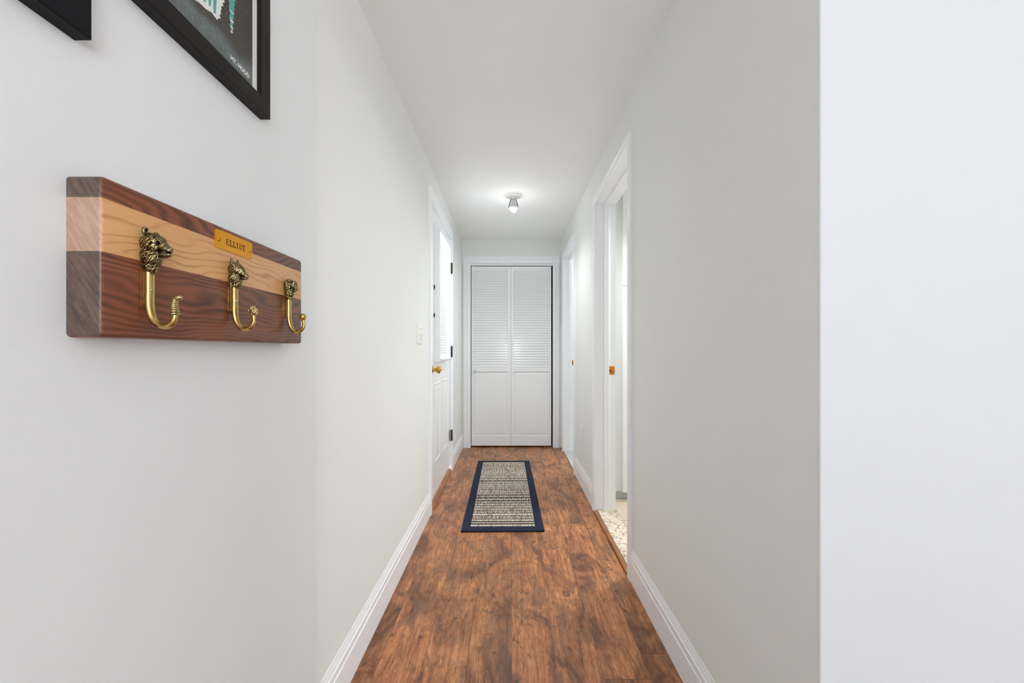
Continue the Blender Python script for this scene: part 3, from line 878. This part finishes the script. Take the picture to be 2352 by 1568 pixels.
# reflected mountain: a white jagged mass crossed by teal streaks, tip hanging down
bm = bmesh.new()
tip = (0.7745, 0.5615)
right = []
zz = tip[1]; yv = tip[0]; i = 0
while zz < 0.70:
    zz += 0.0045; yv += random.uniform(-.0012, .0034) if i % 2 else random.uniform(.0010, .0032)
    right.append((yv + (0.0024 if i % 2 else -.0012), zz)); i += 1
left = [(0.7600, 0.5635), (0.7450, 0.5585), (0.7300, 0.5570), (0.7130, 0.5510), (0.690, 0.5480), (0.660, 0.5470), (0.640, .552), (0.640, 0.70)]
poly(bm, [tip] + right + left[::-1], PX + .0006, 0)
for k in range(9):   # slanted teal streaks inside
    a0 = tip[0] - .010 - .0125 * k; z0_ = .5660 + .0035 * k if k < 2 else .5665
    a0b = a0 + .0055
    zt = .69
    sl = 0.16
    poly(bm, [(a0, z0_), (a0b, z0_ + .003), (a0b + (zt - z0_) * sl * .1 + .001, z0_ + .03), (a0b + (zt - z0_) * sl, zt), (a0 + (zt - z0_) * sl, zt), (a0 - .0015, z0_ + .03)], PX + .0008, 1)
finish(bm, 'mountain_reflection', [M['paper'], M['teal']], pf, recalc=False)
# reflected tree: narrow jagged teal spire with white gaps
bm = bmesh.new()
R_, L_ = [], []
for k in range(30):
    z_ = 0.5665 + k * .0045; w_ = 0.0012 + k * .00056
    R_.append((0.8140 + w_ + (0.0022 if k % 2 else -.0008), z_)); L_.append((0.8140 - w_ - (0.0018 if k % 3 == 0 else -.0006), z_ + .001))
poly(bm, R_ + L_[::-1], PX + .0006, 1)
for k, (za, zb, s) in enumerate(((.5670, .5705, 1), (.5760, .5800, -1), (.5860, .5885, 1), (.5900, .5925, -1), (.603, .605, 1))):
    poly(bm, [(.8140 - .0028 - .001 * k, za), (.8140 + .0030 + .001 * k, za + s * .0015), (.8140 + .0030 + .001 * k, zb + s * .0015), (.8140 - .0028 - .001 * k, zb)], PX + .0008, 0)
finish(bm, 'tree_reflection', [M['paper'], M['teal']], pf, recalc=False)

def text_mesh(name, body, size, mat, M4, parent, extrude=0.0003, offset=0.0, space=1.0):
    cu = bpy.data.curves.new(name, 'FONT'); cu.body = body; cu.size = size; cu.extrude = extrude; cu.offset = offset
    cu.space_character = space; cu.align_x = 'CENTER'; cu.align_y = 'CENTER'
    t = bpy.data.objects.new(name + '_tmp', cu); COL.objects.link(t)
    dg = bpy.context.evaluated_depsgraph_get()
    me_ = bpy.data.meshes.new_from_object(t.evaluated_get(dg))
    COL.objects.unlink(t); bpy.data.objects.remove(t)
    me_.transform(M4); me_.materials.clear(); me_.materials.append(mat)
    o = bpy.data.objects.new(name, me_); COL.objects.link(o)
    o.parent = parent
    o.matrix_parent_inverse = Matrix.Translation(parent.location).inverted() if parent.type == 'EMPTY' else Matrix.Identity(4)
    return o
# text plane: reading direction +Y, up +Z, facing +X
def wall_text_matrix(x, y, z):
    return Matrix(((0, 0, 1, x), (1, 0, 0, y), (0, 1, 0, z), (0, 0, 0, 1)))
text_mesh('title_lettering', 'MT. HOOD', 0.0108, M['paper'], wall_text_matrix(PX + .0006, 0.8400 * K, 1.5920), pf, .0001, .00035, 1.0)

f2y0, f2y1, f2z0, f2z1 = 0.12 * K, 0.533 * K, 1.4328, 1.90
pf2 = empty('picture_frame.001', (XN, (f2y0 + f2y1) / 2, f2z0)); tag(pf2, 'dark picture frame cut off at the top left corner of the photo', 'picture')
finish(frame_mesh(f2y0, f2y1, f2z0, f2z1, 0.062, FXF, XN, 0.007), 'frame', M['navyframe'], pf2)
bm = bmesh.new(); box(bm, -.4985, -.4975, f2y0 + .056, f2y1 - .056, f2z0 + .056, f2z1 - .056)
finish(bm, 'print_paper', M['paper'], pf2)

# ------------------------------------------------------------------ hook rack
BXF = -0.470                    # front face
by0, by1, bz0, bz1 = 0.523 * K, 1.0275 * K, 1.0850, 1.2715
rack = empty('hook_rack', (XN, (by0 + by1) / 2, bz0)); tag(rack, 'walnut and maple wall rack with three brass animal head hooks', 'coat rack')
bm = bmesh.new()
t = bmesh.new(); bmesh.ops.create_cube(t, size=1.0)
for v in t.verts:
    v.co = Vector((XN + (v.co.x + .5) * (BXF - XN), by0 + (v.co.y + .5) * (by1 - by0), bz0 + (v.co.z + .5) * (bz1 - bz0)))
xe = [e for e in t.edges if abs((e.verts[0].co - e.verts[1].co).x) > .01]
bmesh.ops.bevel(t, geom=xe, offset=.006, segments=4, profile=.5, affect='EDGES')
fe = [e for e in t.edges if all(abs(v.co.x - BXF) < 1e-5 for v in e.verts)]
bmesh.ops.bevel(t, geom=fe, offset=.004, segments=4, profile=.5, affect='EDGES')
for zc in (1.1840, 1.2460):
    bmesh.ops.bisect_plane(t, geom=list(t.verts) + list(t.edges) + list(t.faces), plane_co=(0, 0, zc), plane_no=(0, 0, 1))
for f in t.faces:
    c = f.calc_center_median(); f.material_index = 1 if 1.1840 < c.z < 1.2460 else 0
    f.smooth = True
merge(bm, t)
bd = finish(bm, 'board', [M['walnut'], M['maple']], rack, smooth=True); bd['label'] = 'walnut board with a pale maple stripe'

# name plate
bm = bmesh.new()
ny0, ny1, nz0, nz1 = 0.7239 * K, 0.828 * K, 1.2345, 1.2645
rr = .004; pts = []
for (cy_, cz_, a0) in ((ny1 - rr, nz1 - rr, 0), (ny0 + rr, nz1 - rr, 90), (ny0 + rr, nz0 + rr, 180), (ny1 - rr, nz0 + rr, 270)):
    for k in range(6):
        a = math.radians(a0 + 90 * k / 5); pts.append((cy_ + rr * math.cos(a), cz_ + rr * math.sin(a)))
prism(bm, pts, 'X', BXF - .001, BXF + .0012)
npl = finish(bm, 'name_plate', M['plate'], rack); npl['label'] = 'gold brass name plate'
LET = {'E': [(0, 0, .16, 1), (0, 0, .75, .12), (0, .88, .75, 1), (0, .45, .5, .57), (.65, 0, .75, .28), (.65, .72, .75, 1), (.44, .36, .53, .66)],
       'L': [(.14, 0, .34, 1), (0, 0, .75, .12), (0, .88, .48, 1), (.65, 0, .75, .32)],
       'I': [(.27, 0, .47, 1), (.10, 0, .64, .12), (.10, .88, .64, 1)],
       'T': [(.28, 0, .48, 1), (.12, 0, .64, .12), (0, .86, .76, 1), (0, .68, .10, 1), (.66, .68, .76, 1)]}
tx0, tx1, lh = 0.6905, 0.7400, 0.0102
for i_, ch in enumerate('ELLIOT'):
    cyl = tx0 + (tx1 - tx0) * (i_ + .5) / 6; w_ = .0088; zb_ = (nz0 + nz1) / 2 - lh / 2 - .0002
    bm = bmesh.new()
    if ch == 'O':
        n_ = 24
        ro = [bm.verts.new((BXF + .00145, cyl + .0031 * math.cos(2 * PI * k / n_), zb_ + lh / 2 + lh / 2 * math.sin(2 * PI * k / n_))) for k in range(n_)]
        ri = [bm.verts.new((BXF + .00145, cyl + .0017 * math.cos(2 * PI * k / n_), zb_ + lh / 2 + lh * .39 * math.sin(2 * PI * k / n_))) for k in range(n_)]
        for k in range(n_): bm.faces.new([ro[k], ro[(k + 1) % n_], ri[(k + 1) % n_], ri[k]])
    else:
        for (a, b, c, d) in LET[ch]:
            box(bm, BXF + .0011, BXF + .00145, cyl - w_ * .375 + a * w_, cyl - w_ * .375 + c * w_, zb_ + b * lh, zb_ + d * lh)
    o = finish(bm, 'letter', M['engrave'], npl)
for yy in (ny0 + .008, ny1 - .007):
    bm = bmesh.new(); lathe(bm, [(.0030, 0), (.0028, .0010), (.0015, .0018), (0, .0020)], (BXF + .0012, yy, (nz0 + nz1) / 2 - .001), (1, 0, 0), 20)
    s = finish(bm, 'plate_screw', M['plate'], npl, smooth='full')
    bm = bmesh.new(); box(bm, BXF + .0022, BXF + .0034, yy - .0004, yy + .0004, (nz0 + nz1) / 2 - .0034, (nz0 + nz1) / 2 + .0014)
    finish(bm, 'screw_slot', M['engrave'], s)

# ---- animal heads: blended ellipsoids, then fur carved in
def ell(bm, c, r, rot=None):
    t = bmesh.new(); bmesh.ops.create_icosphere(t, subdivisions=3, radius=1.0)
    for v in t.verts:
        p = Vector((v.co.x * r[0], v.co.y * r[1], v.co.z * r[2]))
        if rot: p = Matrix.Rotation(math.radians(rot[1]), 3, rot[0]) @ p
        v.co = p + Vector(c)
    merge(bm, t)
def cone(bm, base, tip_, r0, r1, flat=1.0, n=10):
    P = [Vector(base).lerp(Vector(tip_), k / 6) for k in range(7)]
    tube(bm, P, [((r0 + (r1 - r0) * k / 6), (r0 + (r1 - r0) * k / 6) * flat) for k in range(7)], n, (0.02, 1, 0.01))
def head_mesh(build, voxel=.55, smooth=3, fur=None):
    """build in millimetres"""
    bm = bmesh.new(); build(bm)
    me_ = bpy.data.meshes.new('tmp'); bm.to_mesh(me_); bm.free()
    o = bpy.data.objects.new('tmp', me_); COL.objects.link(o)
    md = o.modifiers.new('r', 'REMESH'); md.mode = 'VOXEL'; md.voxel_size = voxel; md.adaptivity = 0
    dg = bpy.context.evaluated_depsgraph_get()
    m2 = bpy.data.meshes.new_from_object(o.evaluated_get(dg))
    COL.objects.unlink(o); bpy.data.objects.remove(o)
    bm = bmesh.new(); bm.from_mesh(m2)
    for _ in range(smooth): bmesh.ops.smooth_vert(bm, verts=bm.verts, factor=.5, use_axis_x=True, use_axis_y=True, use_axis_z=True)
    bm.normal_update()
    if fur:
        disp = [(v, v.normal * fur(v.co)) for v in bm.verts]
        for v, d in disp: v.co += d
        bmesh.ops.smooth_vert(bm, verts=bm.verts, factor=.35, use_axis_x=True, use_axis_y=True, use_axis_z=True)
    for f in bm.faces: f.smooth = True
    return bm
def streak(p, d, wid, ln, seed):
    """ridges running along direction d"""
    d = Vector(d).normalized(); al = p.dot(d); per = p - d * al
    q = per / wid + d * (al / ln) + Vector((seed, seed * 2, seed * 3))
    w = noise.noise_vector(p * .12 + Vector((seed, 0, 0))) * 1.6
    return noise.noise(q + w * .5)
def clampf(x, a=0.0, b=1.0): return max(a, min(b, x))

def bear_build(bm):
    ell(bm, (11, 0, 9), (14, 12.4, 14)); ell(bm, (19, 0, 11), (9, 9.4, 8.6))
    ell(bm, (24.5, 0, 6.0), (8, 7.2, 6.6), ('Y', 25)); ell(bm, (29.5, 0, 2.6), (6.5, 6.0, 5.0), ('Y', 25)); ell(bm, (33, 0, .6), (4.2, 5.0, 4.0))
    ell(bm, (35.6, 0, 2.6), (2.0, 3.0, 2.0)); ell(bm, (27.5, 0, -4.4), (8, 5.4, 4.6)); ell(bm, (32.4, 0, -4.9), (3.6, 4.2, 3.4))
    ell(bm, (10, 0, -7), (12, 12.0, 15)); ell(bm, (9, 0, -19), (8.5, 8.8, 11)); ell(bm, (9, 0, -27), (5.2, 6.0, 5.5))
    for s in (-1, 1):
        for k in range(26):      # cupped rim of the ear
            a = math.radians(-30 + 240 * k / 25)
            ell(bm, (9.5, s * 9.0 + 4.0 * math.cos(a), 23.2 - 1.1 * (s + 1) + 4.2 * math.sin(a)), (1.9, 1.45, 1.45))
        ell(bm, (7.8, s * 9.0, 22.6 - 1.1 * (s + 1)), (1.3, 4.0, 4.4))
        ell(bm, (23.0, s * 6.6, 12.2), (3.6, 2.0, 1.6), ('Y', 30)); ell(bm, (17, s * 7.2, 3.0), (7, 3.6, 5.5))
def bear_fur(p):
    k = clampf((25 - p.x) / 9) * clampf((23 - p.z) / 4)
    a = streak(p, (-.75, 0, -.65), 2.1, 9.0, 3.0)
    b = streak(p, (-.5, 0, -.85), 1.1, 5.0, 7.0)
    d = k * (a * 1.5 + b * .5) + clampf((31 - p.x) / 5) * clampf((23 - p.z) / 4) * streak(p, (-.9, 0, .25), .85, 5.0, 31.0) * .55
    e = (p - Vector((23.6, math.copysign(7.6, p.y), 9.2))).length
    d -= 2.4 * math.exp(-(e / 1.9) ** 2)                       # eye socket
    if p.x > 23: d -= 1.1 * math.exp(-((p.z + 2.9) / .8) ** 2)   # mouth line
    return d
def wolf_build(bm):
    ell(bm, (10, 0, 9.5), (12.5, 11.6, 12)); ell(bm, (15, 0, 7), (10.5, 9.4, 9.4))
    ell(bm, (20.5, 0, 3.4), (7.5, 6.0, 6.0), ('Y', 30)); ell(bm, (24.8, 0, .2), (6.2, 4.6, 4.5), ('Y', 30)); ell(bm, (28.0, 0, -2.2), (3.6, 3.4, 3.2))
    ell(bm, (30.2, 0, -1.8), (1.7, 2.0, 1.6)); ell(bm, (22.5, 0, -4.0), (6.6, 4.0, 3.0), ('Y', 14))
    ell(bm, (9, 0, -4), (10.5, 12.0, 14)); ell(bm, (8.5, 0, -14), (7.5, 8.5, 9)); ell(bm, (12, 0, -11), (7, 7, 8)); ell(bm, (8.5, 0, -20), (5, 5.5, 5))
    for s in (-1, 1):
        cone(bm, (9.5, s * 6.4, 15), (7.0, s * 8.8, 28.5), 6.6, .9, .95); ell(bm, (18.4, s * 5.8, 9.0), (4, 2, 1.4), ('Y', 28))
        for k in range(4): cone(bm, (9 - k, s * (9 - k * .6), -2 - 5 * k), (8 - k * .6, s * (13.2 - 1.2 * k), -8 - 5.0 * k), 3, .6, .8)
def wolf_fur(p):
    k = clampf((21 - p.x) / 7) * clampf((24 - p.z) / 5)
    d = clampf((24 - p.x) / 5) * clampf((22 - p.z) / 4) * streak(p, (-.9, 0, .2), .8, 4.0, 17.0) * .5 + k * (streak(p, (-.6, 0, -.8), 1.7, 8.0, 13.0) * 1.35 + streak(p, (-.6, 0, -.8), .95, 4.5, 5.0) * .5)
    e = (p - Vector((19.6, math.copysign(6.2, p.y), 6.6))).length
    d -= 2.2 * math.exp(-(e / 1.6) ** 2)
    if p.x > 19: d -= .7 * math.exp(-((p.z + 3.0 + (p.x - 26) * .25) / .7) ** 2)
    for s in (-1, 1):
        e = (p - Vector((11.2, s * 7.4, 20.5))).length; d -= 3.0 * math.exp(-(e / 2.6) ** 2)
    return d
def lion_build(bm):
    ell(bm, (8, 0, 6), (9, 13.5, 15)); ell(bm, (9, 0, -6), (8.5, 12, 14)); ell(bm, (8, 0, -17), (6.5, 8, 9)); ell(bm, (8, 0, -23), (5, 5, 4))
    ell(bm, (15, 0, 7), (9.5, 8.6, 9)); ell(bm, (20.5, 0, 1.8), (6.0, 5.0, 5.4), ('Y', 15)); ell(bm, (25, 0, 1.6), (2.5, 3.4, 3.0))
    ell(bm, (20.0, 0, -3.6), (4.6, 4.0, 2.8)); ell(bm, (18.5, 0, 12), (5.5, 7.4, 5))
    for s in (-1, 1):
        ell(bm, (12, s * 10, 15), (2.4, 3.4, 3.4)); ell(bm, (19.5, s * 4.6, 8.6), (3.2, 2.2, 1.3)); ell(bm, (22.5, s * 2.8, -.2), (3, 2.4, 2.6))
    rnd = random.Random(4)
    for k in range(46):      # locks of the mane
        a = rnd.uniform(-.35, 1.35) * PI; rr_ = rnd.uniform(9.5, 13)
        y_ = rr_ * math.cos(a); z_ = 3 + rr_ * 1.12 * math.sin(a)
        if k > 26: y_ = rnd.uniform(-9, 9); z_ = rnd.uniform(-20, -5)
        x_ = rnd.uniform(9, 14) - abs(y_) * .25
        ell(bm, (x_, y_, z_), (2.2, 1.7, 3.6), ('X', rnd.uniform(-40, 40)))
def lion_fur(p):
    k = clampf((19 - p.x) / 4)
    d = k * (streak(p, (-.4, 0, -.9), 1.5, 5.5, 23.0) * 1.5) + streak(p, (-.8, 0, .3), .9, 4.0, 11.0) * .35
    e = (p - Vector((21.0, math.copysign(4.6, p.y), 6.8))).length
    d -= 1.9 * math.exp(-(e / 1.4) ** 2)
    if p.x > 18: d -= .7 * math.exp(-((p.z + 1.8) / .6) ** 2)
    return d

M['darkpatina'] = NT('black_patina').set(srgb(26, 24, 26), 0.25, 0.6).m
def hook(yc, head_z, build, fur, shaft, tipkind, label, eye=None, hscale=1.0, zs=1.0):
    """shaft = centre line (x out of the board, z) ; head_z = height of the head origin"""
    bm = bmesh.new()
    P = catmull([(BXF + a, yc, b) for a, b in shaft], 8)
    n = len(P); rad = []
    for i in range(n):
        t_ = i / (n - 1)
        ru = .0054 * (1 - t_) ** .5 + .0026 if t_ < .9 else .0042
        ru = .0060 - .0032 * clampf((t_ - .25) / .6); rs = .0044 - .0012 * clampf((t_ - .3) / .5)
        rad.append((ru, rs))
    tube(bm, P, rad, 18)
    # flat mounting rib on the wood
    zt, zb = shaft[0][1] + .004, shaft[2][1] + .002
    box(bm, BXF - .0005, BXF + .0052, yc - .0030, yc + .0030, zb, zt, .0012, 3)
    hk = finish(bm, 'hook', M['brass_shaft'], rack, smooth='full'); hk['label'] = label
    bmh = head_mesh(build, .5, 3, fur)
    for v in bmh.verts:
        if v.co.x < .2: v.co.x = .2
        v.co = Vector((BXF - .0008 + v.co.x * .001 * hscale, yc + v.co.y * .001 * .92, head_z + v.co.z * .001 * zs))
    spots = []
    if eye:
        for s_ in (-1, 1):
            e_ = Vector((BXF - .0008 + eye[0] * .001, yc + s_ * eye[1] * .00092, head_z + eye[2] * .001))
            spots.append(min((v.co.copy() for v in bmh.verts), key=lambda c: (c - e_).length))
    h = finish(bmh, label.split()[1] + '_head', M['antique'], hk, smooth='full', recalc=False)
    for p_ in spots:
        be = bmesh.new(); bmesh.ops.create_icosphere(be, subdivisions=3, radius=eye[3] * .001)
        for v in be.verts: v.co = v.co + p_ + Vector((0, .0003 if p_.y < yc else -.0003, 0))
        finish(be, 'eye', M['darkpatina'], None, smooth='full').parent = hk
    # screw
    bm = bmesh.new(); sc = Vector((P[10].x + .0036, yc - .0006, P[10].z + .004))
    lathe(bm, [(.0024, -.002), (.0024, .0006), (.0014, .0012), (0, .0013)], sc, (1, 0, 0), 16)
    finish(bm, 'screw', M['antique'], hk, smooth='full')
    e = P[-1]; bm = bmesh.new()
    if tipkind == 'ribbed':
        for k in range(8):
            q = P[max(0, n - 1 - (7 - k) * 2)] if k < 8 else e
            ellr = .0054 - .0003 * k
            t2_ = bmesh.new(); bmesh.ops.create_icosphere(t2_, subdivisions=3, radius=1)
            for v in t2_.verts: v.co = Vector((v.co.x * ellr, v.co.y * ellr * 1.15, v.co.z * .0024)) + q
            merge(bm, t2_)
        t2_ = bmesh.new(); bmesh.ops.create_icosphere(t2_, subdivisions=3, radius=1)
        for v in t2_.verts: v.co = Vector((v.co.x * .0058, v.co.y * .0042, v.co.z * .0036)) + e + Vector((.003, 0, .002))
        merge(bm, t2_); nm = 'ribbed_tip'
    elif tipkind == 'berry':
        rnd = random.Random(2)
        t2_ = bmesh.new(); bmesh.ops.create_icosphere(t2_, subdivisions=3, radius=.0062)
        for v in t2_.verts: v.co = Vector((v.co.x, v.co.y, v.co.z * 1.3)) + e
        merge(bm, t2_)
        for k in range(34):
            u = rnd.uniform(-1, 1); a = rnd.uniform(0, 2 * PI); w_ = math.sqrt(1 - u * u)
            t2_ = bmesh.new(); bmesh.ops.create_icosphere(t2_, subdivisions=2, radius=.0022)
            for v in t2_.verts: v.co = v.co + e + Vector((.0062 * w_ * math.cos(a), .0062 * w_ * math.sin(a), .0082 * u))
            merge(bm, t2_)
        nm = 'berry_tip'
    else:
        lathe(bm, [(0, -.008), (.003, -.0072), (.0058, -.004), (.0072, 0), (.0070, .003), (.0055, .0058), (.003, .0074), (0, .0078)], e, (0, 0, 1), 28); nm = 'ball_tip'
    for f in bm.faces: f.smooth = True
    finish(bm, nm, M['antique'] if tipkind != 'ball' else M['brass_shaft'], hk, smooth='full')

hook(0.585 * K, 1.1975, bear_build, bear_fur, [(.0072, 1.178), (.0072, 1.150), (.0075, 1.125), (.0120, 1.1095), (.0230, 1.1010), (.0350, 1.1035), (.0395, 1.1140), (.0385, 1.1260), (.0400, 1.1355)], 'ribbed', 'aged bear head brass hook', (23.6, 7.6, 9.2, 1.7))
hook(0.766 * K, 1.1955, wolf_build, wolf_fur, [(.0072, 1.180), (.0072, 1.155), (.0075, 1.132), (.0110, 1.1160), (.0210, 1.1060), (.0330, 1.1080), (.0385, 1.1170), (.0385, 1.1240), (.0375, 1.1350)], 'berry', 'aged wolf head brass hook', (19.6, 6.2, 6.6, 1.1))
hook(0.954 * K, 1.1985, lion_build, lion_fur, [(.0072, 1.182), (.0072, 1.158), (.0075, 1.136), (.0110, 1.1190), (.0200, 1.1085), (.0310, 1.1110), (.0375, 1.1195), (.0375, 1.1290), (.0355, 1.1390)], 'ball', 'aged lion head brass hook', (21.0, 4.6, 6.8, 1.0))
